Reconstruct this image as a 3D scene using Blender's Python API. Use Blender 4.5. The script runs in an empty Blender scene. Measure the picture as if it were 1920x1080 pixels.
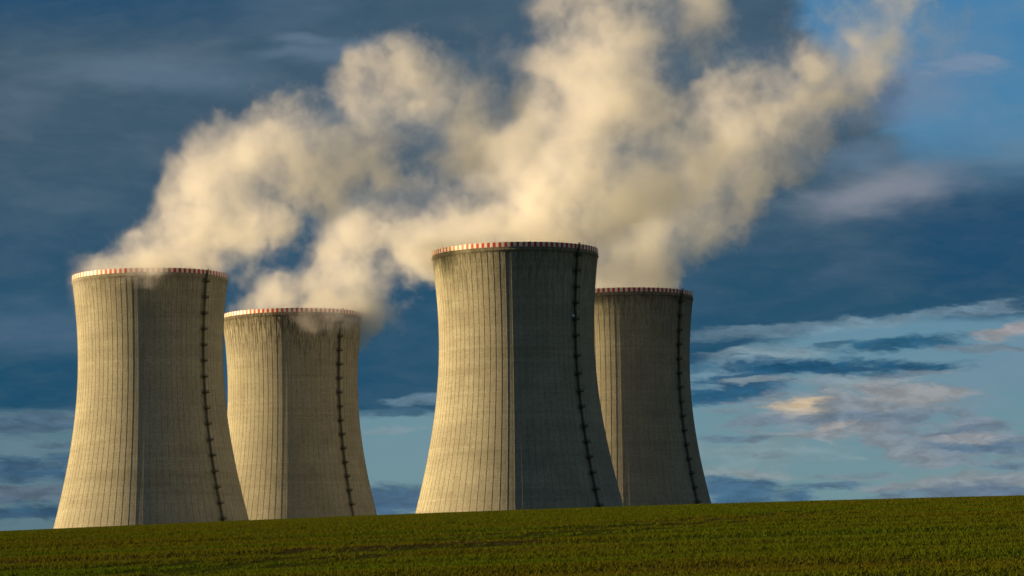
import bpy, bmesh, math, random
import numpy as np
from mathutils import Vector, Matrix

R = math.radians
SC = bpy.context.scene
COL = SC.collection
random.seed(7)

# ---------------------------------------------------------------- camera
FPX = 6448.0                       # focal length in pixels of the 1920 px wide photograph
EYE = -38.84                       # eye height below the plateau the towers stand on
PITCH, ROLL = R(5.809), R(1.10)
def ray(px, py):
    """x/y and z/y of the viewing ray through a pixel of the photograph (for reading positions off it)"""
    a_, b_ = px - 960.0, 540.0 - py
    X = a_ * math.cos(ROLL) + b_ * math.sin(ROLL)
    Y = -a_ * math.sin(ROLL) + b_ * math.cos(ROLL)
    yy = FPX * math.cos(PITCH) - Y * math.sin(PITCH)
    zz = FPX * math.sin(PITCH) + Y * math.cos(PITCH)
    return X / yy, zz / yy
cd = bpy.data.cameras.new("camera")
cam = bpy.data.objects.new("camera", cd)
COL.objects.link(cam)
cam.location = (0, 0, EYE)
cam.rotation_euler = (Matrix.Rotation(R(90) + PITCH, 3, 'X') @ Matrix.Rotation(-ROLL, 3, 'Z')).to_euler()
cd.sensor_width = 36.0
cd.lens = 36.0 * FPX / 1920.0
cd.clip_start = 0.5
cd.clip_end = 60000
SC.camera = cam

# ---------------------------------------------------------------- exposure, sun
SC.view_settings.view_transform = 'Standard'
SC.view_settings.look = 'None'
EXPO = 1.15
SC.view_settings.exposure = EXPO
SC.view_settings.gamma = 1.0
SUN_ELEV = R(9.0)
SUN_TO = Vector((-math.cos(SUN_ELEV) * math.cos(R(1.8)), math.cos(SUN_ELEV) * math.sin(R(1.8)), math.sin(SUN_ELEV)))
sd = bpy.data.lights.new("sun", 'SUN')
sd.energy = 5.0
sd.color = (1.0, 0.72, 0.35)
sd.angle = R(0.5)
so = bpy.data.objects.new("sun", sd)
COL.objects.link(so)
so.rotation_euler = SUN_TO.to_track_quat('Z', 'Y').to_euler()
so.location = (-300, 0, 300)

# ---------------------------------------------------------------- render settings that belong to the light
cy = SC.cycles
cy.use_denoising = True
cy.denoising_prefilter = 'ACCURATE'
cy.max_bounces = 14
cy.diffuse_bounces = 3
cy.volume_bounces = 12
cy.transparent_max_bounces = 8
cy.volume_step_rate = 1.5
cy.volume_max_steps = 512

def lin(c, k=1.0):
    out = []
    for v in c:
        v = v / 255.0
        out.append(k * (v / 12.92 if v <= 0.04045 else ((v + 0.055) / 1.055) ** 2.4))
    return tuple(out)

# ---------------------------------------------------------------- node helper
class NT:
    def __init__(s, tree):
        s.t = tree
    def n(s, typ, props=None, ins=None):
        nd = s.t.nodes.new(typ)
        for k, v in (props or {}).items():
            setattr(nd, k, v)
        for k, v in (ins or {}).items():
            s.put(nd.inputs[k], v)
        return nd
    def put(s, sock, v):
        if isinstance(v, bpy.types.NodeSocket):
            s.t.links.new(v, sock)
        elif v is not None:
            if isinstance(v, (tuple, list)) and sock.type == 'RGBA' and len(v) == 3:
                v = (*v, 1.0)
            sock.default_value = v
    def m(s, op, a, b=None, c=None, clamp=False):
        nd = s.n('ShaderNodeMath', {'operation': op, 'use_clamp': clamp})
        for i, v in enumerate((a, b, c)):
            if v is not None:
                s.put(nd.inputs[i], v)
        return nd.outputs[0]
    def v(s, op, a, b=None, scale=None):
        nd = s.n('ShaderNodeVectorMath', {'operation': op})
        s.put(nd.inputs[0], a)
        if b is not None:
            s.put(nd.inputs[1], b)
        if scale is not None:
            s.put(nd.inputs['Scale'], scale)
        return nd.outputs['Value'] if op in ('DISTANCE', 'LENGTH', 'DOT_PRODUCT') else nd.outputs['Vector']
    def rng(s, x, a, b, c=0.0, d=1.0, kind='SMOOTHSTEP'):
        nd = s.n('ShaderNodeMapRange', {'interpolation_type': kind})
        for i, v in enumerate((x, a, b, c, d)):
            s.put(nd.inputs[i], v)
        return nd.outputs[0]
    def noise(s, vec, scale=1.0, detail=3.0, rough=0.5, col=False, lac=2.0):
        nd = s.n('ShaderNodeTexNoise', {'noise_dimensions': '3D'})
        s.put(nd.inputs['Vector'], vec)
        s.put(nd.inputs['Scale'], scale)
        s.put(nd.inputs['Detail'], detail)
        s.put(nd.inputs['Roughness'], rough)
        s.put(nd.inputs['Lacunarity'], lac)
        return nd.outputs[1 if col else 0]
    def mix(s, f, a, b, mode='MIX'):
        nd = s.n('ShaderNodeMix', {'data_type': 'RGBA', 'blend_type': mode})
        s.put(nd.inputs[0], f)
        s.put(nd.inputs[6], a)
        s.put(nd.inputs[7], b)
        return nd.outputs[2]
    def sep(s, v):
        return s.n('ShaderNodeSeparateXYZ', ins={0: v}).outputs
    def comb(s, x, y, z):
        return s.n('ShaderNodeCombineXYZ', ins={0: x, 1: y, 2: z}).outputs[0]

# ---------------------------------------------------------------- world: Nishita sky with cloud banks laid on the dome by azimuth and elevation
W = bpy.data.worlds.new("World")
SC.world = W
W.use_nodes = True
W.node_tree.nodes.clear()
w = NT(W.node_tree)
BG = 0.1
sky = w.n('ShaderNodeTexSky', {'sky_type': 'NISHITA', 'sun_disc': False, 'sun_elevation': SUN_ELEV,
                               'sun_rotation': math.atan2(SUN_TO.x, SUN_TO.y), 'altitude': 400.0, 'air_density': 1.0,
                               'dust_density': 0.6, 'ozone_density': 2.5})
tc = w.n('ShaderNodeTexCoord')
dx, dy, dz = w.sep(tc.outputs['Generated'])
az = w.m('ARCTAN2', dx, dy)
hor = w.m('SQRT', w.m('ADD', w.m('MULTIPLY', dx, dx), w.m('MULTIPLY', dy, dy)))
el = w.m('ARCTAN2', dz, hor)
# azimuth and elevation about the direction of the towers, in steps of 1/6448 rad, the frame tilted by one degree
ua = w.m('MULTIPLY', az, FPX)
ub = w.m('MULTIPLY_ADD', el, FPX, -PITCH * FPX)
U0 = w.m('ADD', w.m('MULTIPLY_ADD', ua, math.cos(ROLL), 960.0), w.m('MULTIPLY', ub, -math.sin(ROLL)))
V0 = w.m('ADD', w.m('MULTIPLY_ADD', ub, -math.cos(ROLL), 540.0), w.m('MULTIPLY', ua, -math.sin(ROLL)))
P0 = w.comb(U0, V0, 0.0)
def warp(vec, amp_u, amp_v, su, sv, detail, seed):
    q = w.v('MULTIPLY', vec, (1.0 / su, 1.0 / sv, 0))
    q = w.v('ADD', q, (seed, seed * 0.7, seed * 1.3))
    c = w.noise(q, 1.0, detail, 0.6, col=True)
    d = w.v('SUBTRACT', c, (0.5, 0.5, 0.5))
    d = w.v('MULTIPLY', d, (amp_u, amp_v, 0))
    return w.v('ADD', vec, d)
PA = warp(P0, 320, 110, 300, 110, 4, 3.1)      # soft, large
PB = warp(P0, 130, 38, 120, 34, 7, 9.7)        # ragged streaks
streak = w.noise(w.v('MULTIPLY', PA, (1 / 340.0, 1 / 135.0, 0)), 1.0, 4, 0.42)
fine = w.noise(w.v('MULTIPLY', PB, (1 / 90.0, 1 / 28.0, 0)), 1.0, 6, 0.6)
torn = w.m('SUBTRACT', w.noise(w.v('MULTIPLY', PB, (1 / 105.0, 1 / 24.0, 0)), 1.0, 8, 0.62), .5)
US, VS, _ = w.sep(PA)
UB, VB, _ = w.sep(PB)

def C(c, k=1.0):
    return lin(c, k / BG / 2 ** EXPO)
nish = w.mix(1.0, sky.outputs[0], (0.50, 0.62, 0.72), 'MULTIPLY')
g = w.rng(V0, 880, 80, kind='LINEAR')
clear = w.mix(g, C((104, 138, 150)), C((62, 122, 166)))
clear = w.mix(w.rng(U0, 760, 60), clear, C((74, 106, 124)))
base = w.mix(0.85, nish, clear)
def ell(cx, cy, rx, ry, P=None, rot=0.0, soft=0.55):
    d = w.v('SUBTRACT', P or PB, (cx, cy, 0))
    if rot:
        nd = w.n('ShaderNodeVectorRotate', {'rotation_type': 'Z_AXIS'})
        w.put(nd.inputs['Vector'], d)
        w.put(nd.inputs['Angle'], R(rot))
        d = nd.outputs[0]
    l = w.v('LENGTH', w.v('MULTIPLY', d, (1.0 / rx, 1.0 / ry, 0)))
    if P is not None and P is not PB:
        return w.rng(l, 1.0 + soft * 0.5, 1.0 - soft)
    # torn edge: the fractal noise eats into the rim of the cloud
    return w.rng(w.m('ADD', l, w.m('MULTIPLY', torn, -2.2)), 1.04, .36)
def lay(base, mask, colr, k=1.0):
    if k != 1.0:
        mask = w.m('MULTIPLY', mask, k)
    return w.mix(mask, base, colr)
# high thin grey cloud in the clear part at the top right
base = lay(base, w.rng(streak, 0.50, 0.72), C((118, 140, 160)), 0.45)
# --- the great bank: everything to the left down to row 775, and the wedge to the right between rows 290 and 640
left_edge = w.m('ADD', w.m('MULTIPLY', w.rng(US, 900, 1700), -175.0), 778.0)
m_low = w.rng(w.m('SUBTRACT', VB, left_edge), 10, -14)
top_edge = w.rng(US, 1180, 1760, -480.0, 310.0)
m_top = w.rng(w.m('SUBTRACT', VS, top_edge), -80, 95)
bank = w.m('MULTIPLY', m_low, m_top)
bank_c = w.mix(w.rng(V0, 250, 640), C((62, 88, 108)), C((32, 78, 106)))
bank_c = w.mix(w.m('MULTIPLY', w.rng(streak, 0.40, 0.72), w.rng(V0, 620, 240, .12, .50)), bank_c, C((100, 118, 134)))
bank_c = w.mix(w.m('MULTIPLY', w.rng(V0, 120, -10), w.rng(U0, 900, 100)), bank_c, C((38, 78, 110)))
base = w.mix(bank, base, bank_c)
# unseen dark cloud added overhead and behind the viewer to dim the shaded sides
over = w.m('MAXIMUM', w.rng(V0, -250, -1700), w.rng(w.m('ABSOLUTE', az), .45, 1.2))
base = w.mix(w.m('MULTIPLY', over, w.rng(V0, 1150, 900, .75, 1.0)), base, w.mix(w.rng(streak, .35, .7), C((56, 80, 98)), C((80, 100, 116))))
# light veils in the bank
for a in ((300, 145, 210, 38, -4, .35), (610, 95, 160, 22, 8, .45), (560, 70, 60, 14, 0, .45), (120, 620, 260, 60, 0, .25)):
    base = lay(base, ell(a[0], a[1], a[2], a[3], PA, a[4], .9), C((112, 134, 156)), a[5])
base = lay(base, ell(1660, 360, 150, 48, PA, 10, .8), C((138, 143, 155)), .75)
base = lay(base, ell(1590, 300, 90, 40, PA, 10, .9), C((118, 142, 166)), .4)
base = lay(base, ell(1640, 170, 200, 60, PA, 0, .9), C((120, 134, 156)), .7)
base = lay(base, ell(1860, 450, 190, 130, PA, 0, .9), C((24, 72, 108)), .7)
base = lay(base, ell(1650, 185, 60, 32, PA, 10, .9), C((74, 98, 128)), .6)
base = lay(base, ell(1800, 130, 110, 20, PB, 0, .9), C((128, 144, 166)), .6)
# --- streets of cloud low on the right
low = ((1450, 620, 260, 16, 5, (120, 146, 160), .5), (1700, 600, 260, 14, 8, (118, 146, 162), .6), (1860, 585, 90, 16, 6, (124, 146, 162), .5),
       (1430, 668, 150, 22, 4, (134, 152, 160), .6), (1600, 715, 200, 16, 0, (136, 150, 158), .6),
       (1540, 690, 320, 22, -2, (30, 80, 112), .97), (1370, 735, 150, 26, 5, (34, 86, 118), .95), (1420, 705, 150, 18, 8, (34, 84, 116), .9), (1710, 648, 170, 19, 6, (36, 88, 118), .95),
       (1560, 650, 90, 10, 4, (52, 98, 124), .8), (1420, 712, 80, 8, 3, (132, 150, 160), .8), (1330, 690, 60, 7, 0, (70, 112, 136), .6),
       (1600, 768, 240, 60, 2, (128, 138, 146), 1.0), (1690, 740, 150, 26, -3, (146, 148, 150), .8), (1640, 790, 190, 20, 3, (104, 124, 142), .85), (1560, 812, 150, 18, 4, (138, 142, 148), .8),
       (1490, 762, 66, 20, 6, (190, 176, 156), .9), (1500, 758, 34, 10, 4, (214, 192, 158), .8), (1420, 790, 70, 12, 4, (112, 128, 142), .8), (1570, 800, 60, 10, 6, (166, 158, 152), .6),
       (1790, 832, 190, 58, -3, (122, 134, 146), 1.0), (1700, 850, 90, 36, -20, (126, 138, 148), .95), (1840, 842, 150, 20, -2, (90, 116, 138), .9), (1810, 812, 110, 10, 4, (96, 118, 138), .7), (1800, 826, 90, 12, 2, (150, 154, 158), .8),
       (1390, 824, 100, 8, 0, (96, 120, 138), .9), (1440, 856, 70, 9, 3, (96, 120, 138), .85), (1380, 775, 90, 10, 0, (120, 138, 148), .6),
       (1400, 890, 130, 14, -2, (138, 146, 150), .7), (1380, 924, 170, 38, -3, (66, 102, 130), .97), (1580, 912, 100, 10, 5, (74, 106, 132), .9), (1620, 895, 110, 9, 0, (120, 136, 146), .6),
       (1800, 905, 260, 20, 2, (138, 142, 148), .75), (1830, 926, 270, 24, 2, (98, 118, 138), .97),
       (1900, 628, 90, 20, 6, (154, 150, 152), .9), (1850, 660, 110, 12, 0, (110, 128, 142), .8), (1900, 878, 80, 9, 0, (96, 120, 140), .9), (1740, 703, 120, 7, 0, (126, 140, 148), .6),
       (1440, 850, 200, 30, 0, (134, 150, 154), .45),
       # left of the first tower and between the second and third
       (60, 800, 170, 26, 0, (76, 102, 124), .95), (110, 838, 60, 7, 0, (78, 102, 122), .7), (40, 880, 170, 32, 0, (60, 92, 118), .97), (60, 926, 170, 24, 0, (88, 104, 122), .95), (50, 962, 170, 26, 0, (52, 86, 112), .97),
       (800, 750, 90, 16, 4, (96, 124, 142), .85), (740, 778, 90, 9, 0, (52, 88, 112), .7), (745, 938, 120, 42, 0, (68, 98, 124), .97), (740, 805, 80, 9, 0, (132, 144, 150), .4))
tonev = w.rng(w.noise(w.v('MULTIPLY', PB, (1 / 60.0, 1 / 22.0, 0.0)), 1.0, 6, .6), .32, .68, .80, 1.22)
low_base = base
cl = w.comb(0, 0, 0)
for cx_, cy_, rx_, ry_, ro_, c_, k_ in low:
    cc = w.v('SCALE', w.n('ShaderNodeRGB').outputs[0], scale=tonev)
    cc.node.inputs[0].links[0].from_node.outputs[0].default_value = (*C(c_), 1.0)
    base = lay(base, ell(cx_, cy_, rx_, ry_, PB, ro_, .6), cc, k_)
# a little mottling everywhere
base = w.mix(w.m('MULTIPLY', w.rng(fine, 0.35, 0.75), 0.05), base, C((150, 160, 170)))
bgn = w.n('ShaderNodeBackground', ins={'Color': base, 'Strength': BG})
wo = w.n('ShaderNodeOutputWorld', ins={'Surface': bgn.outputs[0]})

# ---------------------------------------------------------------- object helpers
def tag(o, label=None, cat=None, group=None, kind=None):
    for k, v in (('label', label), ('category', cat), ('group', group), ('kind', kind)):
        if v:
            o[k] = v
    return o
def link(o, parent=None):
    COL.objects.link(o)
    if parent is not None:
        o.parent = parent
    return o
def mesh_np(name, verts, quads=None, tris=None, mats=(), mi=None, smooth=False):
    me = bpy.data.meshes.new(name)
    nv = len(verts)
    me.vertices.add(nv)
    me.vertices.foreach_set("co", np.asarray(verts, dtype=np.float32).ravel())
    fl = []
    if quads is not None and len(quads):
        fl.append((np.asarray(quads, dtype=np.int32), 4))
    if tris is not None and len(tris):
        fl.append((np.asarray(tris, dtype=np.int32), 3))
    loops = np.concatenate([f.ravel() for f, _ in fl])
    tot = np.concatenate([np.full(len(f), k, dtype=np.int32) for f, k in fl])
    start = np.concatenate([[0], np.cumsum(tot)[:-1]]).astype(np.int32)
    me.loops.add(len(loops))
    me.loops.foreach_set("vertex_index", loops)
    me.polygons.add(len(tot))
    me.polygons.foreach_set("loop_start", start)
    me.polygons.foreach_set("loop_total", tot)
    if mi is not None:
        me.polygons.foreach_set("material_index", np.asarray(mi, dtype=np.int32))
    me.polygons.foreach_set("use_smooth", np.full(len(tot), bool(smooth), dtype=bool))
    for m in mats:
        me.materials.append(m)
    me.update(calc_edges=True)
    me.validate()
    return me
class MB:
    """collects bars and boxes into one mesh"""
    def __init__(s):
        s.v = []; s.q = []
    def box(s, c, half, M=None):
        b = len(s.v)
        for x in (-1, 1):
            for y in (-1, 1):
                for z in (-1, 1):
                    p = Vector((x * half[0], y * half[1], z * half[2]))
                    if M is not None:
                        p = M @ p
                    s.v.append(tuple(p + Vector(c)))
        for f in ((0, 1, 3, 2), (4, 6, 7, 5), (0, 4, 5, 1), (2, 3, 7, 6), (0, 2, 6, 4), (1, 5, 7, 3)):
            s.q.append(tuple(b + i for i in f))
    def bar(s, a, b_, r=0.05, n=6, r2=None):
        a = Vector(a); b_ = Vector(b_)
        d = (b_ - a).normalized()
        u = d.orthogonal().normalized(); v = d.cross(u)
        b = len(s.v)
        for p, rr in ((a, r), (b_, r if r2 is None else r2)):
            for k in range(n):
                t = 2 * math.pi * k / n
                s.v.append(tuple(p + (u * math.cos(t) + v * math.sin(t)) * rr))
        for k in range(n):
            s.q.append((b + k, b + (k + 1) % n, b + n + (k + 1) % n, b + n + k))
    def mesh(s, name, mats, smooth=False):
        return mesh_np(name, s.v, quads=s.q, mats=mats, smooth=smooth)

# ---------------------------------------------------------------- materials
def mat(name):
    m = bpy.data.materials.new(name)
    m.use_nodes = True
    m.node_tree.nodes.clear()
    return m, NT(m.node_tree)
def out(t, surf=None, vol=None, disp=None):
    o = t.n('ShaderNodeOutputMaterial')
    if surf is not None: t.put(o.inputs['Surface'], surf)
    if vol is not None: t.put(o.inputs['Volume'], vol)
NRIB = 84
def concrete(name, tone, stain_top, seed, warm=0.0):
    m, t = mat(name)
    oc = t.n('ShaderNodeTexCoord').outputs['Object']
    x, y, z = t.sep(oc)
    ang = t.m('ARCTAN2', y, x)
    # rib lines: a thin weathered line beside each rib
    k = t.m('FRACT', t.m('MULTIPLY_ADD', ang, NRIB / (2 * math.pi), NRIB + 0.5))
    d = t.m('ABSOLUTE', t.m('SUBTRACT', k, 0.5))
    off = t.v('ADD', oc, (seed * 131.0, seed * 57.0, seed * 31.0))
    wob = t.noise(t.v('MULTIPLY', off, (.5, .5, .12)), 1.0, 4, .6)
    line = t.m('MULTIPLY', t.rng(d, 0.060, 0.020), t.rng(wob, 0.28, 0.66))
    # vertical streaks of dirt
    st = t.noise(t.v('MULTIPLY', off, (.38, .38, .018)), 1.0, 6, .62)
    st2 = t.noise(t.v('MULTIPLY', off, (1.3, 1.3, .05)), 1.0, 4, .6)
    blot = t.noise(t.v('MULTIPLY', off, (.07, .07, .05)), 1.0, 6, .6)
    grain = t.noise(off, 1.1, 6, .75)
    # formwork lifts: every 1.5 m a slightly different tone
    lift = t.m('FLOOR', t.m('DIVIDE', z, 1.5))
    bay = t.m('FLOOR', t.m('MULTIPLY_ADD', ang, NRIB / (2 * math.pi), NRIB + 0.5))
    wn = t.n('ShaderNodeTexWhiteNoise', {'noise_dimensions': '3D'}, {0: t.comb(lift, bay, seed)}).outputs[0]
    wl = t.n('ShaderNodeTexWhiteNoise', {'noise_dimensions': '1D'}, {1: t.m('ADD', lift, seed * 77.0)}).outputs[0]
    lf = t.m('ABSOLUTE', t.m('SUBTRACT', t.m('FRACT', t.m('DIVIDE', z, 1.5)), 0.5))
    seam = t.rng(lf, 0.44, 0.5)
    c = t.mix(t.rng(blot, .3, .7), tuple(v * tone for v in (.47, .452, .372)), tuple(v * tone for v in (.57, .55, .45)))
    c = t.mix(t.m('MULTIPLY', wn, .14), c, (.25 * tone, .24 * tone, .20 * tone))
    c = t.mix(t.m('MULTIPLY', wl, .20), c, (.27 * tone, .25 * tone, .20 * tone))
    c = t.mix(t.m('MULTIPLY', t.rng(st, .48, .72), .24), c, (.22 * tone, .20 * tone, .15 * tone))
    c = t.mix(t.m('MULTIPLY', t.rng(grain, .46, .62), .42), c, (.19 * tone, .18 * tone, .148 * tone))
    hz = t.noise(t.v('MULTIPLY', off, (.012, .012, .16)), 1.0, 4, .6)
    c = t.mix(t.m('MULTIPLY', t.rng(hz, .50, .68), .22), c, (.24 * tone, .215 * tone, .15 * tone))
    c = t.mix(t.m('MULTIPLY', seam, .20), c, (.17 * tone, .15 * tone, .12 * tone))
    c = t.mix(t.m('MULTIPLY', line, .42), c, (.13 * tone, .105 * tone, .075 * tone))
    # dark runs below the rim
    topf = t.rng(t.m('ADD', z, t.m('MULTIPLY', t.m('SUBTRACT', st2, .5), 70.0)), 122.0, 158.0)
    run = t.m('MULTIPLY', topf, t.rng(st2, .38, .60))
    c = t.mix(t.m('MULTIPLY', run, stain_top), c, (.085 * tone, .075 * tone, .052 * tone))
    topb = t.rng(t.m('ADD', z, t.m('MULTIPLY', t.m('SUBTRACT', st, .5), 12.0)), 146.0, 153.0)
    c = t.mix(t.m('MULTIPLY', topb, .30 + .3 * stain_top), c, (.12 * tone, .105 * tone, .07 * tone))
    h = t.m('ADD', t.m('MULTIPLY', grain, .75), t.m('MULTIPLY', seam, -.06))
    h = t.m('ADD', h, t.m('MULTIPLY', st, .16))
    b = t.n('ShaderNodeBump', ins={'Strength': .6, 'Distance': .30, 'Height': h})
    bs = t.n('ShaderNodeBsdfDiffuse', ins={'Color': c, 'Roughness': .6, 'Normal': b.outputs[0]})
    out(t, bs.outputs[0])
    return m
def paint(name, c, rough=.55, wear=None):
    m, t = mat(name)
    oc = t.n('ShaderNodeTexCoord').outputs['Object']
    n1 = t.noise(t.v('MULTIPLY', oc, (1.2, 1.2, .4)), 1.0, 5, .65)
    col = t.mix(t.m('MULTIPLY', t.rng(n1, .42, .7), .5), c, wear or tuple(v * .6 for v in c))
    p = t.n('ShaderNodeBsdfPrincipled', ins={'Base Color': col, 'Roughness': rough})
    out(t, p.outputs[0])
    return m
M_RED = paint("signal_red_paint", (.50, .028, .030), .5, (.42, .09, .07))
M_WHITE = paint("white_paint", (.74, .72, .66), .5, (.50, .47, .40))
M_GREEN = paint("dark_green_steel", (.010, .030, .020), .6, (.02, .022, .014))
M_STEEL = paint("grey_steel", (.30, .30, .29), .5)
M_DISH = paint("pale_dish_paint", (.70, .72, .74), .5)

# ---------------------------------------------------------------- the field and the plateau
def sstep(a, b, x):
    t = np.clip((x - a) / (b - a), 0, 1)
    return t * t * (3 - 2 * t)
def ground_z(x, y):
    x = np.asarray(x, dtype=np.float64); y = np.asarray(y, dtype=np.float64)
    a, b = .04992, 2.72e-5
    yc = np.clip(y, 0, 250)
    z = -1.7 + a * yc - b * yc * yc
    # gentle rise to the plateau beyond the crest
    t = np.clip(y - 250, 0, 1300)
    z = z + ((-EYE - 9.23) / 1300.0 * t)
    z = np.where(y > 1550, -EYE, z)
    z = np.where(y < 0, -1.7 + np.maximum(y, -400) * .02, z)
    xs = 150 * np.tanh(x / 150)
    cross = .01586 * xs - 1.62e-4 * xs * xs
    fade = (1 - sstep(300, 900, y)) * sstep(-200, 0, y)
    # shallow undulation of the tilled soil
    und = .045 * np.sin(y * .53 + x * .021 + 1.0) * np.sin(x * .045 + y * .02) + .03 * np.sin(y * 1.31 + x * .05)
    und = und * (1 - sstep(300, 600, y))
    return z + cross * fade + und + EYE
def axis(lo, hi, centre, s, n, far):
    t = np.linspace(-1, 1, n)
    v = centre + s * np.sinh(t * math.asinh(far / s))
    return v
ax_ = axis(0, 0, 0, 60, 260, 24000)
ay_ = np.concatenate([-np.geomspace(24000, 20, 40), np.linspace(0, 300, 420), np.geomspace(304, 30000, 120)])
GX, GY = np.meshgrid(ax_, ay_)
GZ = ground_z(GX, GY)
gv = np.stack([GX, GY, GZ], -1).reshape(-1, 3)
ny_, nx_ = GX.shape
idx = np.arange(ny_ * nx_).reshape(ny_, nx_)
gq = np.stack([idx[:-1, :-1], idx[:-1, 1:], idx[1:, 1:], idx[1:, :-1]], -1).reshape(-1, 4)
def field_masks(t):
    """shared by soil and seedlings: bands that follow the drilling direction"""
    geo = t.n('ShaderNodeNewGeometry').outputs['Position']
    q = t.v('ADD', geo, t.v('MULTIPLY', t.v('SUBTRACT', t.noise(t.v('MULTIPLY', geo, (.02, .03, 0)), 1.0, 3, .5, col=True), (.5, .5, .5)), (0, 14, 0)))
    band = t.noise(t.v('MULTIPLY', q, (.012, .22, 0)), 1.0, 6, .62)
    patch = t.noise(t.v('MULTIPLY', q, (.05, .10, 0)), 1.0, 5, .6)
    speck = t.noise(geo, 2.2, 4, .7)
    return geo, band, patch, speck
m_soil, t = mat("tilled_soil")
geo, band, patch, speck = field_masks(t)
c = t.mix(t.rng(speck, .35, .65), (.040, .026, .012), (.085, .060, .028))
c = t.mix(t.m('MULTIPLY', t.rng(patch, .36, .58), .85), c, (.050, .070, .008))
bmp = t.n('ShaderNodeBump', ins={'Strength': 1.0, 'Distance': .12, 'Height': speck})
out(t, t.n('ShaderNodeBsdfDiffuse', ins={'Color': c, 'Roughness': 1.0, 'Normal': bmp.outputs[0]}).outputs[0])
ground = bpy.data.objects.new("field_ground", mesh_np("field_ground", gv, quads=gq, mats=[m_soil], smooth=True))
link(ground)
tag(ground, "sloping tilled field rising to a low crest under green seedlings", "field", kind="structure")

m_grass, t = mat("cereal_seedlings")
geo, band, patch, speck = field_masks(t)
c = t.mix(t.rng(patch, .36, .66), (.105, .105, .008), (.078, .122, .007))
c = t.mix(t.m('MULTIPLY', t.rng(band, .52, .70), .60), c, (.110, .066, .018))
c = t.mix(t.m('MULTIPLY', t.rng(speck, .50, .66), .25), c, (.125, .130, .016))
df = t.n('ShaderNodeBsdfDiffuse', ins={'Color': c, 'Roughness': .6})
tr = t.n('ShaderNodeBsdfTranslucent', ins={'Color': c})
mx = t.n('ShaderNodeMixShader', ins={0: .3, 1: df.outputs[0], 2: tr.outputs[0]})
out(t, mx.outputs[0])
rs = np.random.RandomState(11)
def tram_dist(x, y):
    """distance to the wheel tracks that bend up the slope on the right"""
    best = np.full(x.shape, 99.0)
    for sh_, wx in ((0.0, 0.0), (-27.0, .08), (27.0, .1), (-9.0, .26), (11.0, .26), (-18.0, .3), (19.0, .28)):
        px_ = np.array([-30, -12, -4, 0, 4.2, 11.3, 17.5, 30, 60]) + sh_ * .30
        py_ = np.array([30, 52, 72, 87, 111, 130, 142, 158, 185]) + sh_ * 1.0
        yc = np.interp(x, px_, py_)
        sl = (np.interp(x + .5, px_, py_) - np.interp(x - .5, px_, py_))
        d = (y - yc) / np.sqrt(1 + sl * sl)
        best = np.minimum(best, np.minimum(np.abs(d - .95), np.abs(d + .95)) + wx)
    return best
def make_grass():
    y = (44.0 ** 1.05 + rs.rand(1250000) * (264.0 ** 1.05 - 44.0 ** 1.05)) ** (1 / 1.05)
    x = (rs.rand(len(y)) * 2 - 1) * (.205 * y + 4)
    thin = np.sin(y * .9 + x * .03 + 2 * np.sin(x * .03)) * .5 + np.sin(y * .31 + x * .012 + np.sin(y * .05) * 2) * .5
    keep = rs.rand(len(y)) < (.76 + .26 * thin)
    td = tram_dist(x, y)
    keep &= (td > .30 + .22 * rs.rand(len(y)))
    x, y = x[keep], y[keep]
    n = len(x)
    z = ground_z(x, y)
    V = []; T = []
    for b in range(2):
        a = rs.rand(n) * 2 * np.pi
        h = (.020 + .032 * rs.rand(n)) * (1 + 1.6 * (y / 250))
        wd = (.006 + .007 * rs.rand(n)) * (1 + 3.4 * (y / 250))
        lean = (.02 + .04 * rs.rand(n)) * (1 + y / 250)
        ox = (rs.rand(n) - .5) * .10; oy = (rs.rand(n) - .5) * .10
        px, py = x + ox, y + oy
        dxx, dyy = np.cos(a), np.sin(a)
        p0 = np.stack([px - dyy * wd, py + dxx * wd, z - .01], -1)
        p1 = np.stack([px + dyy * wd, py - dxx * wd, z - .01], -1)
        p2 = np.stack([px + dxx * lean, py + dyy * lean, z + h], -1)
        base_ = len(V) * 0 + b * 3 * n
        V.append(np.stack([p0, p1, p2], 1).reshape(-1, 3))
        T.append((np.arange(3 * n) + base_).reshape(-1, 3))
    return np.concatenate(V), np.concatenate(T)
gvv, gtt = make_grass()
gr = bpy.data.objects.new("seedling_grass", mesh_np("seedling_grass", gvv, tris=gtt, mats=[m_grass]))
link(gr)
tag(gr, "short green cereal seedlings covering the sloping field, thinner where the soil shows", "grass", kind="stuff")

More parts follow.
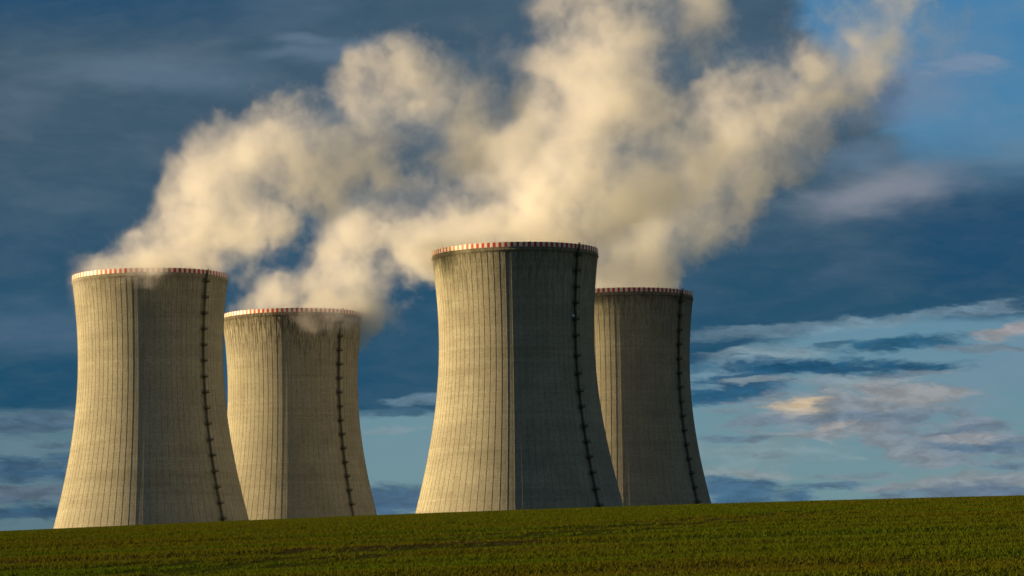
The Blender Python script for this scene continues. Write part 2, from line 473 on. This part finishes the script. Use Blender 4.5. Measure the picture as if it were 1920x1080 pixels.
# ---------------------------------------------------------------- cooling tower geometry
Z_TH, R_TH, Z_TOP, R_TOP = 111.0, 38.45, 152.2, 40.75
def prof(z):
    c_low, c_up = 97.6, 107.0
    c = c_low if z < Z_TH else c_up
    return R_TH * math.sqrt(1 + ((z - Z_TH) / c) ** 2)
def build_shell(mats):
    zs = list(np.linspace(-0.5, Z_TOP, 110))
    rib_w, rib_h = .11, .085          # half width and height in metres
    vv = []
    per = [(-1.0, 0.0)]
    for zi, z in enumerate(zs):
        r = prof(z)
        step = 2 * math.pi / NRIB
        for k in range(NRIB):
            th = k * step
            wv = rib_w / r
            for a, rr in ((th - wv * 1.25, r), (th - wv, r + rib_h), (th + wv, r + rib_h), (th + wv * 1.25, r), (th + step * .36, r), (th + step * .64, r)):
                vv.append((rr * math.cos(a), rr * math.sin(a), z))
    n = NRIB * 6
    q = []
    for i in range(len(zs) - 1):
        for k in range(n):
            a = i * n + k; b = i * n + (k + 1) % n
            q.append((a, b, b + n, a + n))
    # inner face
    base_o = (len(zs) - 1) * n
    b0 = len(vv)
    NI = NRIB * 2
    zin = list(np.linspace(Z_TOP, -0.5, 40))
    for z in zin:
        r = prof(z) - .9
        for k in range(NI):
            a = 2 * math.pi * k / NI
            vv.append((r * math.cos(a), r * math.sin(a), z))
    for i in range(len(zin) - 1):
        for k in range(NI):
            a = b0 + i * NI + k; b = b0 + i * NI + (k + 1) % NI
            q.append((a, b, b + NI, a + NI))
    return mesh_np("shell", vv, quads=q, mats=mats)
def ring_mesh(name, sect, nseg, mats, mi=None):
    """closed ring of the given (r, z) section"""
    vv = []; q = []; mm = []
    ns = len(sect)
    for k in range(nseg):
        a = 2 * math.pi * k / nseg
        for r, z in sect:
            vv.append((r * math.cos(a), r * math.sin(a), z))
    for k in range(nseg):
        k2 = (k + 1) % nseg
        for j in range(ns):
            j2 = (j + 1) % ns
            q.append((k * ns + j, k2 * ns + j, k2 * ns + j2, k * ns + j2))
            mm.append(mi(k) if mi else 0)
    return mesh_np(name, vv, quads=q, mats=mats, mi=mm)
NSTR = 90
def build_parapet():
    # painted panels alternate red and white; small gap at each joint
    vv = []; q = []; mm = []
    r0, r1, z0, z1 = 41.00, 41.30, 152.72, 155.0
    sub = 3
    for k in range(NSTR * 2):
        a0 = 2 * math.pi * (k + .015) / (NSTR * 2); a1 = 2 * math.pi * (k + .985) / (NSTR * 2)
        b = len(vv)
        for s_ in range(sub + 1):
            a = a0 + (a1 - a0) * s_ / sub
            for r, z in ((r1, z0), (r1, z1), (r0, z1), (r0, z0)):
                vv.append((r * math.cos(a), r * math.sin(a), z))
        for s_ in range(sub):
            for j in range(4):
                i0 = b + s_ * 4 + j; i1 = b + s_ * 4 + (j + 1) % 4
                q.append((i0, i0 + 4, i1 + 4, i1)); mm.append(k % 2)
        q.append((b, b + 1, b + 2, b + 3)); mm.append(k % 2)
        e = b + sub * 4
        q.append((e + 3, e + 2, e + 1, e)); mm.append(k % 2)
    return mesh_np("parapet", vv, quads=q, mats=[M_RED, M_WHITE], mi=mm)
me_parapet = build_parapet()

def ladder_mesh(zlist_top, zlist_bot):
    """caged ladder along the meridian at angle 0 (towards +x), offset from the shell"""
    mb = MB()
    zs = np.arange(zlist_bot, zlist_top, 1.0)
    pts = [(prof(z) + .45 if z < 150 else prof(150) + .45 + (z - 150) * .30, z) for z in zs]
    for (ra, za), (rb, zb) in zip(pts[:-1], pts[1:]):
        for s_ in (-.32, .32):
            mb.bar((ra, s_, za), (rb, s_, zb), .09, 5)
        for k in range(3):
            f = k / 3
            mb.bar((ra + (rb - ra) * f, -.32, za + (zb - za) * f), (ra + (rb - ra) * f, .32, za + (zb - za) * f), .035, 4)
        # cage uprights
        for oy_, ox_ in ((-.62, .45), (-.36, .85), (.0, 1.0), (.36, .85), (.62, .45)):
            mb.bar((ra + ox_, oy_, za), (rb + ox_, oy_, zb), .048, 4)
        hoop = [(0, -.32), (.45, -.62), (.85, -.36), (1.0, 0), (.85, .36), (.45, .62), (0, .32)]
        for (o0, s0), (o1, s1) in zip(hoop[:-1], hoop[1:]):
            mb.bar((ra + o0, s0, za), (ra + o1, s1, za), .05, 4)
    # cable tray beside it
    for (ra, za), (rb, zb) in zip(pts[:-1], pts[1:]):
        mb.box(((ra + rb) / 2 - .28, .80, (za + zb) / 2), (.05, .14, .53), Matrix.Rotation(-math.atan2(rb - ra, zb - za) * -1, 3, 'Y'))
    return mb.mesh("ladder", [M_GREEN])
me_ladder = ladder_mesh(155.6, 0.5)
def platform_mesh():
    mb = MB()
    mb.box((1.0, 0, 0), (1.15, 1.72, .07))
    for k in (-1.2, 0, 1.2):
        mb.bar((-.2, k, -.95), (1.9, k, -.12), .07, 5)
    mb.box((2.12, 0, .12), (.03, 1.75, .14))
    return mb.mesh("platform", [M_GREEN])
def railing_mesh():
    mb = MB()
    pts = [(0, -1.7), (1.0, -1.7), (2.1, -1.7), (2.1, -.57), (2.1, .57), (2.1, 1.7), (1.0, 1.7), (0, 1.7)]
    for p in pts:
        mb.bar((p[0], p[1], .1), (p[0], p[1], 1.25), .042, 5)
    for h in (.45, .85, 1.25):
        for a, b in zip(pts[:-1], pts[1:]):
            mb.bar((a[0], a[1], h), (b[0], b[1], h), .036, 5)
    return mb.mesh("railing", [M_GREEN])
me_platform, me_railing = platform_mesh(), railing_mesh()
def rod_mesh():
    mb = MB()
    mb.bar((0, 0, 0), (0, 0, 2.1), .07, 6, .035)
    mb.bar((0, 0, 2.1), (0, 0, 3.4), .035, 5, .012)
    mb.box((0, 0, .1), (.14, .14, .1))
    return mb.mesh("lightning_rod", [M_STEEL])
me_rod = rod_mesh()
def dish_mesh():
    mb = MB()
    n = 18
    prev = None
    for j, (rr, d) in enumerate(((.05, .28), (.3, .25), (.55, .16), (.75, .0), (.77, .12), (.70, .42), (.0001, .55))):
        ring = []
        for k in range(n):
            t_ = 2 * math.pi * k / n
            mb.v.append((-d + .3, rr * math.cos(t_), rr * math.sin(t_)))
            ring.append(len(mb.v) - 1)
        if prev:
            for k in range(n):
                mb.q.append((prev[k], prev[(k + 1) % n], ring[(k + 1) % n], ring[k]))
        prev = ring
    mb.bar((-.2, 0, 0), (-.9, 0, -.3), .06)
    return mb.mesh("dish_antenna", [M_DISH], smooth=True)
me_dish = dish_mesh()

def make_tower(loc, rz, conc, label, plat_z, seed, lad_az):
    rnd = random.Random(seed)
    root = bpy.data.objects.new("cooling_tower", None)
    link(root)
    root.location = loc
    root.empty_display_size = 20
    tag(root, label, "cooling tower", "hyperbolic cooling towers beyond the field")
    sh = link(bpy.data.objects.new("shell", build_shell([conc])), root)
    sh.rotation_euler.z = rz
    r = prof(Z_TOP)
    # corbelled ring at the top of the shell
    sect = [(r - .85, 150.6), (r - .02, 150.6), (r + .38, 151.3), (41.34, 151.9), (41.34, 152.7), (r - .85, 152.7)]
    cr = link(bpy.data.objects.new("cornice", ring_mesh("cornice", sect, 180, [conc])), root)
    cr.rotation_euler.z = rz
    pa = link(bpy.data.objects.new("parapet", me_parapet), root)
    pa.rotation_euler.z = rz * 1.7
    # caged ladder; its angle is measured from the side that faces the field
    la = link(bpy.data.objects.new("ladder", me_ladder), root)
    la.rotation_euler.z = lad_az
    for z in plat_z:
        pl = link(bpy.data.objects.new("platform", me_platform), root)
        pl.rotation_euler.z = lad_az
        rr = prof(z) + .25
        pl.location = (rr * math.cos(lad_az), rr * math.sin(lad_az), z)
        link(bpy.data.objects.new("railing", me_railing), pl)
    for k in range(16):
        a = 2 * math.pi * (k + .3 + rnd.random() * .2) / 16
        ro = link(bpy.data.objects.new("lightning_rod", me_rod), root)
        ro.location = (41.12 * math.cos(a), 41.12 * math.sin(a), 154.98)
        ro.rotation_euler = (0, 0, a)
    return root
LAD = R(-90)
towers = {
    1: dict(loc=(-191.1, 1806.5, 0)), 2: dict(loc=(-131.2, 2036.5, 0)),
    3: dict(loc=(1.8, 1722.9, 0)), 4: dict(loc=(61.9, 1955.3, 0))}
def regular(first, step):
    return [first - step * i for i in range(int(first / step) + 1) if first - step * i > 3]
t1 = make_tower(towers[1]['loc'], .013, concrete("weathered_concrete_pale", 1.0, .25, 1.0),
    "cooling tower nearest the low end of the field, small puff of steam over its rim", regular(148.6, 8.25), 1, LAD + R(50.7))
t2 = make_tower(towers[2]['loc'], .05, concrete("weathered_concrete_streaked", .96, .85, 2.0),
    "streak stained cooling tower half behind the first one, steam spilling over its rim", regular(147.0, 8.22), 2, LAD + R(46.9))
t3z = [149.2, 141.4, 133.4, 125.4, 117.3, 109.3, 99.2, 90.3, 81.5, 73.8, 64.0, 56.4, 48.7, 41.0, 32.8, 24.6, 16.4, 8.2]
t3 = make_tower(towers[3]['loc'], .030, concrete("weathered_concrete_grey", .92, .45, 3.0),
    "largest looking cooling tower, standing in front, with two pale dish antennas on its ladder", t3z, 3, LAD + R(46.9))
t4 = make_tower(towers[4]['loc'], .02, concrete("weathered_concrete_dull", .86, .45, 4.0),
    "cooling tower partly hidden behind the frontmost one at the far end of the row", regular(148.0, 8.1), 4, LAD + R(52.5))
t1.scale = (.99, .99, 1.0)
t3.scale = (1.015, 1.015, 1.0)
# two dish antennas on the ladder of the front tower
for (z, lat, dr) in ((121.2, 1.3, 1.4), (119.2, -2.1, 1.6)):
    dh = link(bpy.data.objects.new("dish_antenna", me_dish), t3)
    a = LAD + R(46.9) + lat / prof(z)
    dh.location = ((prof(z) + dr) * math.cos(a), (prof(z) + dr) * math.sin(a), z)
    dh.rotation_euler = (0, R(-10), LAD + R(80 if lat > 0 else 10))
    dh['label'] = "pale dish antenna fixed beside the caged ladder"
# hoop of the ladder head above the rim of the first tower
mb = MB()
for s_ in (-.55, .55):
    mb.bar((0, s_, 0), (0, s_, 4.2), .08, 6)
    mb.bar((0, s_, 4.2), (-1.2, s_, 4.2), .08, 6)
for h in (1.4, 2.8, 4.2):
    mb.bar((0, -.55, h), (0, .55, h), .07, 6)
hd = link(bpy.data.objects.new("ladder_head", mb.mesh("ladder_head", [M_STEEL])), t1)
a = LAD + R(52.8)
hd.location = (41.6 * math.cos(a), 41.6 * math.sin(a), 152.8)
hd.rotation_euler.z = a

# ---------------------------------------------------------------- steam: real volumes, one plume to each tower
VOX = 1.1
m_steam, t = mat("steam")
at = t.n('ShaderNodeAttribute', {'attribute_name': 'density'})
vs = t.n('ShaderNodeVolumeScatter', ins={'Color': (.76, .762, .90), 'Density': at.outputs['Fac'], 'Anisotropy': .6})
out(t, vol=vs.outputs[0])

def plume(name, D, lobes, label, seed, dens=.050, soft=.42, amp=1.65, thr=.38, vox=VOX):
    pts = []
    for l in lobes:
        px, py, r, dy_, s_ = (list(l) + [0, 1.0][len(l) - 3:])[:5] if len(l) < 5 else l
        d = D + dy_
        u_, e_ = ray(px, py)
        pts.append((Vector((u_ * d, d, EYE + e_ * d)), r / FPX * d, s_))
    lo = [min(p[i] - r * 1.2 - 16 for p, r, s_ in pts) for i in range(3)]
    hi = [max(p[i] + r * 1.2 + 16 for p, r, s_ in pts) for i in range(3)]
    lo[2] = max(lo[2], 130.0)
    tree = bpy.data.node_groups.new(name, 'GeometryNodeTree')
    tree.interface.new_socket("Geometry", in_out='INPUT', socket_type='NodeSocketGeometry')
    tree.interface.new_socket("Geometry", in_out='OUTPUT', socket_type='NodeSocketGeometry')
    t = NT(tree)
    pos = t.n('GeometryNodeInputPosition').outputs[0]
    off = t.v('ADD', pos, (seed * 313.0, seed * 127.0, seed * 71.0))
    w1 = t.noise(off, .018, 2, .5, col=True)
    w2 = t.noise(off, .060, 3, .55, col=True)
    p2 = t.v('ADD', pos, t.v('SCALE', t.v('SUBTRACT', w1, (.5, .5, .5)), scale=46.0))
    p2 = t.v('ADD', p2, t.v('SCALE', t.v('SUBTRACT', w2, (.5, .5, .5)), scale=16.0))
    w3 = t.noise(off, .16, 3, .6, col=True)
    p2 = t.v('ADD', p2, t.v('SCALE', t.v('SUBTRACT', w3, (.5, .5, .5)), scale=9.0))
    F = None
    for c_, r, s_ in pts:
        d = t.v('DISTANCE', p2, tuple(c_))
        k = t.rng(d, r * 1.42, 0.0, 0.0, s_ * 1.25)
        F = k if F is None else t.m('ADD', F, k)
    F = t.m('MINIMUM', F, 1.9)
    # cauliflower: sum of billows, torn by a finer turbulence
    q = t.v('ADD', off, t.v('SCALE', t.v('SUBTRACT', w2, (.5, .5, .5)), scale=22.0))
    q = t.v('ADD', q, t.v('SCALE', t.v('SUBTRACT', w3, (.5, .5, .5)), scale=8.0))
    B = None
    for sc_, a_ in ((.026, .46), (.058, .38), (.125, .30), (.27, .19), (.55, .10)):
        n_ = t.noise(q, sc_, 1.0, .5)
        b_ = t.m('MULTIPLY', t.m('ABSOLUTE', t.m('SUBTRACT', n_, .5)), 4.0 * a_)
        B = b_ if B is None else t.m('ADD', B, b_)
    f1 = t.noise(q, .030, 8, .62)
    e = t.m('ADD', t.m('MULTIPLY', B, .75), t.m('MULTIPLY', t.m('SUBTRACT', f1, .5), 3.4))
    # older steam (weak F) is torn more than fresh steam
    am = t.rng(F, .2, 1.7, amp * 1.25, amp * .75)
    x_ = t.m('ADD', F, t.m('MULTIPLY', t.m('SUBTRACT', e, .40), am))
    inside = t.rng(F, .02, .22)
    dd = t.m('MULTIPLY', t.rng(x_, thr, thr + soft), inside)
    dd = t.m('MULTIPLY', dd, t.m('MULTIPLY', t.rng(x_, thr, thr + 1.5, .35, 1.0), t.rng(F, .15, 1.3, .22, 1.0)))
    dd = t.m('MULTIPLY', dd, t.rng(e, .05, .85, .30, 1.7))
    pz = t.sep(pos)[2]
    dd = t.m('MULTIPLY', dd, t.rng(pz, 165.0, 215.0, 1.7, 1.0))
    dd = t.m('MULTIPLY', dd, dens)
    vc = t.n('GeometryNodeVolumeCube')
    t.put(vc.inputs['Density'], dd)
    vc.inputs['Min'].default_value = lo
    vc.inputs['Max'].default_value = hi
    for i, ax in enumerate('XYZ'):
        vc.inputs['Resolution ' + ax].default_value = int((hi[i] - lo[i]) / vox)
    sm = t.n('GeometryNodeSetMaterial')
    t.put(sm.inputs['Geometry'], vc.outputs[0])
    sm.inputs['Material'].default_value = m_steam
    go = t.n('NodeGroupOutput')
    t.put(go.inputs[0], sm.outputs[0])
    vd = bpy.data.volumes.new(name)
    vd.materials.append(m_steam)
    o = bpy.data.objects.new(name, vd)
    link(o)
    md = o.modifiers.new("shape", 'NODES')
    md.node_group = tree
    tag(o, label, "steam plume", "steam plumes rising from the cooling towers", "stuff")
    print("plume", name, [round(h - l) for l, h in zip(lo, hi)])
    return o

plume("steam_plume", 1806.5, [
    (192, 506, 46, 0, 1.2), (160, 510, 24, 0, 1.1), (378, 505, 56, 0, 1.1), (220, 455, 50, 0, .7), (282, 512, 122, 0, 1.2), (262, 490, 66, 0, .9), (335, 445, 104, 0, 1.2), (395, 375, 112, -5, 1.2), (345, 335, 50, 0, .7), (475, 320, 112, -8, 1.2),
    (425, 262, 50, 0, .7), (560, 275, 104, -12, 1.2), (500, 400, 84, -20, .9), (545, 195, 62, -10, .8), (625, 205, 88, -16, 1.1), (700, 135, 88, -20, 1.2),
    (690, 95, 60, -20, .8), (785, 110, 88, -24, 1.2), (855, 165, 78, -28, .85), (640, 300, 80, -15, .8), (760, 225, 90, -25, .8), (860, 245, 90, -30, .8),
    (920, 195, 70, -30, .6), (800, 305, 78, -30, .56), (600, 372, 64, -10, .6), (700, 300, 66, -20, .58), (900, 330, 80, -30, .66), (960, 120, 76, -30, .6), (980, 260, 76, -30, .6), (930, 240, 90, -30, .7), (850, 90, 80, -28, .6), (700, 260, 70, -22, .7), (760, 340, 60, -30, .6),
    (395, 460, 76, -35, 1.1), (432, 455, 66, -80, 1.2), (470, 445, 70, -104, 1.3), (530, 430, 60, -106, .9),
    (284, 503, 34, -43.5, 1.9), (240, 505, 30, -43, 1.2)],
    "long steam plume of the first tower, blown up across the sky", 1.0)
plume("steam_plume", 2036.5, [
    (450, 584, 28, 0, 1.1), (482, 576, 46, 0, 1.1), (655, 584, 46, 0, 1.1), (530, 578, 80, 0, 1.1), (590, 572, 100, 0, 1.2), (645, 552, 90, -5, 1.1), (690, 550, 70, -25, .65), (625, 482, 60, -20, .9), (680, 465, 92, -45, 1.3), (742, 435, 92, -80, 1.35), (500, 548, 50, -10, .8), (440, 545, 34, 0, .5),
    (775, 505, 76, -112, 1.1), (800, 395, 84, -100, 1.35), (850, 355, 76, -105, 1.25), (860, 455, 92, -112, 1.1), (905, 330, 76, -112, .8), (950, 285, 84, -112, .8), (990, 400, 90, -112, .85),
    (745, 570, 46, -30, .4), (1000, 230, 76, -112, .65), (660, 430, 36, -20, .6), (592, 475, 30, 0, .5), (900, 420, 80, -112, .8), (980, 330, 80, -112, .7),
    (575, 590, 36, -43, 1.5), (615, 596, 40, -43, 1.8), (650, 590, 26, -40, 1.4)],
    "steam plume of the streak stained tower, spilling over its rim and drifting behind the front tower", 2.0)
plume("steam_plume", 1722.9, [
    (850, 474, 48, 0, 1.0), (1075, 470, 60, 0, 1.0), (880, 470, 74, 5, 1.0), (940, 462, 84, 0, 1.0), (1010, 460, 100, 0, 1.1), (1060, 410, 104, 0, 1.1), (975, 380, 100, 0, .95), (890, 410, 66, 5, .75), (1040, 310, 112, -5, 1.1), (1095, 220, 118, -8, 1.2),
    (1110, 120, 118, -10, 1.2), (1145, 30, 124, -12, 1.2), (1165, -40, 112, -12, 1.1), (1245, 10, 96, -15, .85), (1325, 20, 70, -15, .7), (1195, 180, 110, -12, 1.1),
    (1230, 290, 100, -15, .9), (1000, 210, 60, -5, .6), (945, 300, 62, -5, .6), (1040, 120, 64, -8, .7), (1150, 330, 96, -10, .9), (1000, 60, 44, -10, .45),
    (1290, 150, 90, -15, .75), (1310, 240, 94, -15, .8), (1330, 70, 80, -15, .55), (1030, 20, 60, -10, .6), (990, 130, 70, -8, .6), (1170, 410, 76, 0, .75), (1250, 380, 80, -10, .6)],
    "tall steam plume rising from the front tower out of sight", 3.0)
plume("steam_plume", 1955.3, [
    (1272, 540, 42, 0, 1.0), (1130, 545, 80, 0, 1.0), (1210, 535, 84, 0, 1.1), (1190, 460, 98, 0, 1.0), (1250, 410, 104, -5, 1.1), (1305, 340, 112, -8, 1.1), (1380, 285, 116, -10, 1.2),
    (1400, 200, 96, -12, 1.1), (1460, 255, 108, -14, 1.1), (1480, 190, 74, -16, .85), (1505, 290, 70, -16, .75), (1335, 175, 68, -12, .85), (1295, 440, 76, -5, .75),
    (1265, 505, 60, 0, .75), (1350, 405, 70, -8, .7), (1100, 480, 74, 0, .85), (1300, 250, 90, -10, .85), (1250, 330, 90, -10, .8), (1570, 70, 104, -25, .95), (1650, 60, 104, -28, .85), (1610, 120, 76, -25, .55), (1660, 150, 74, -28, .5),
    (1720, 30, 80, -30, .62), (1470, 110, 70, -20, .6), (1550, 160, 80, -20, .7), (1600, 200, 60, -20, .5), (1400, 130, 60, -16, .6)],
    "broad steam plume of the tower behind, spreading towards the blue gap", 4.0)
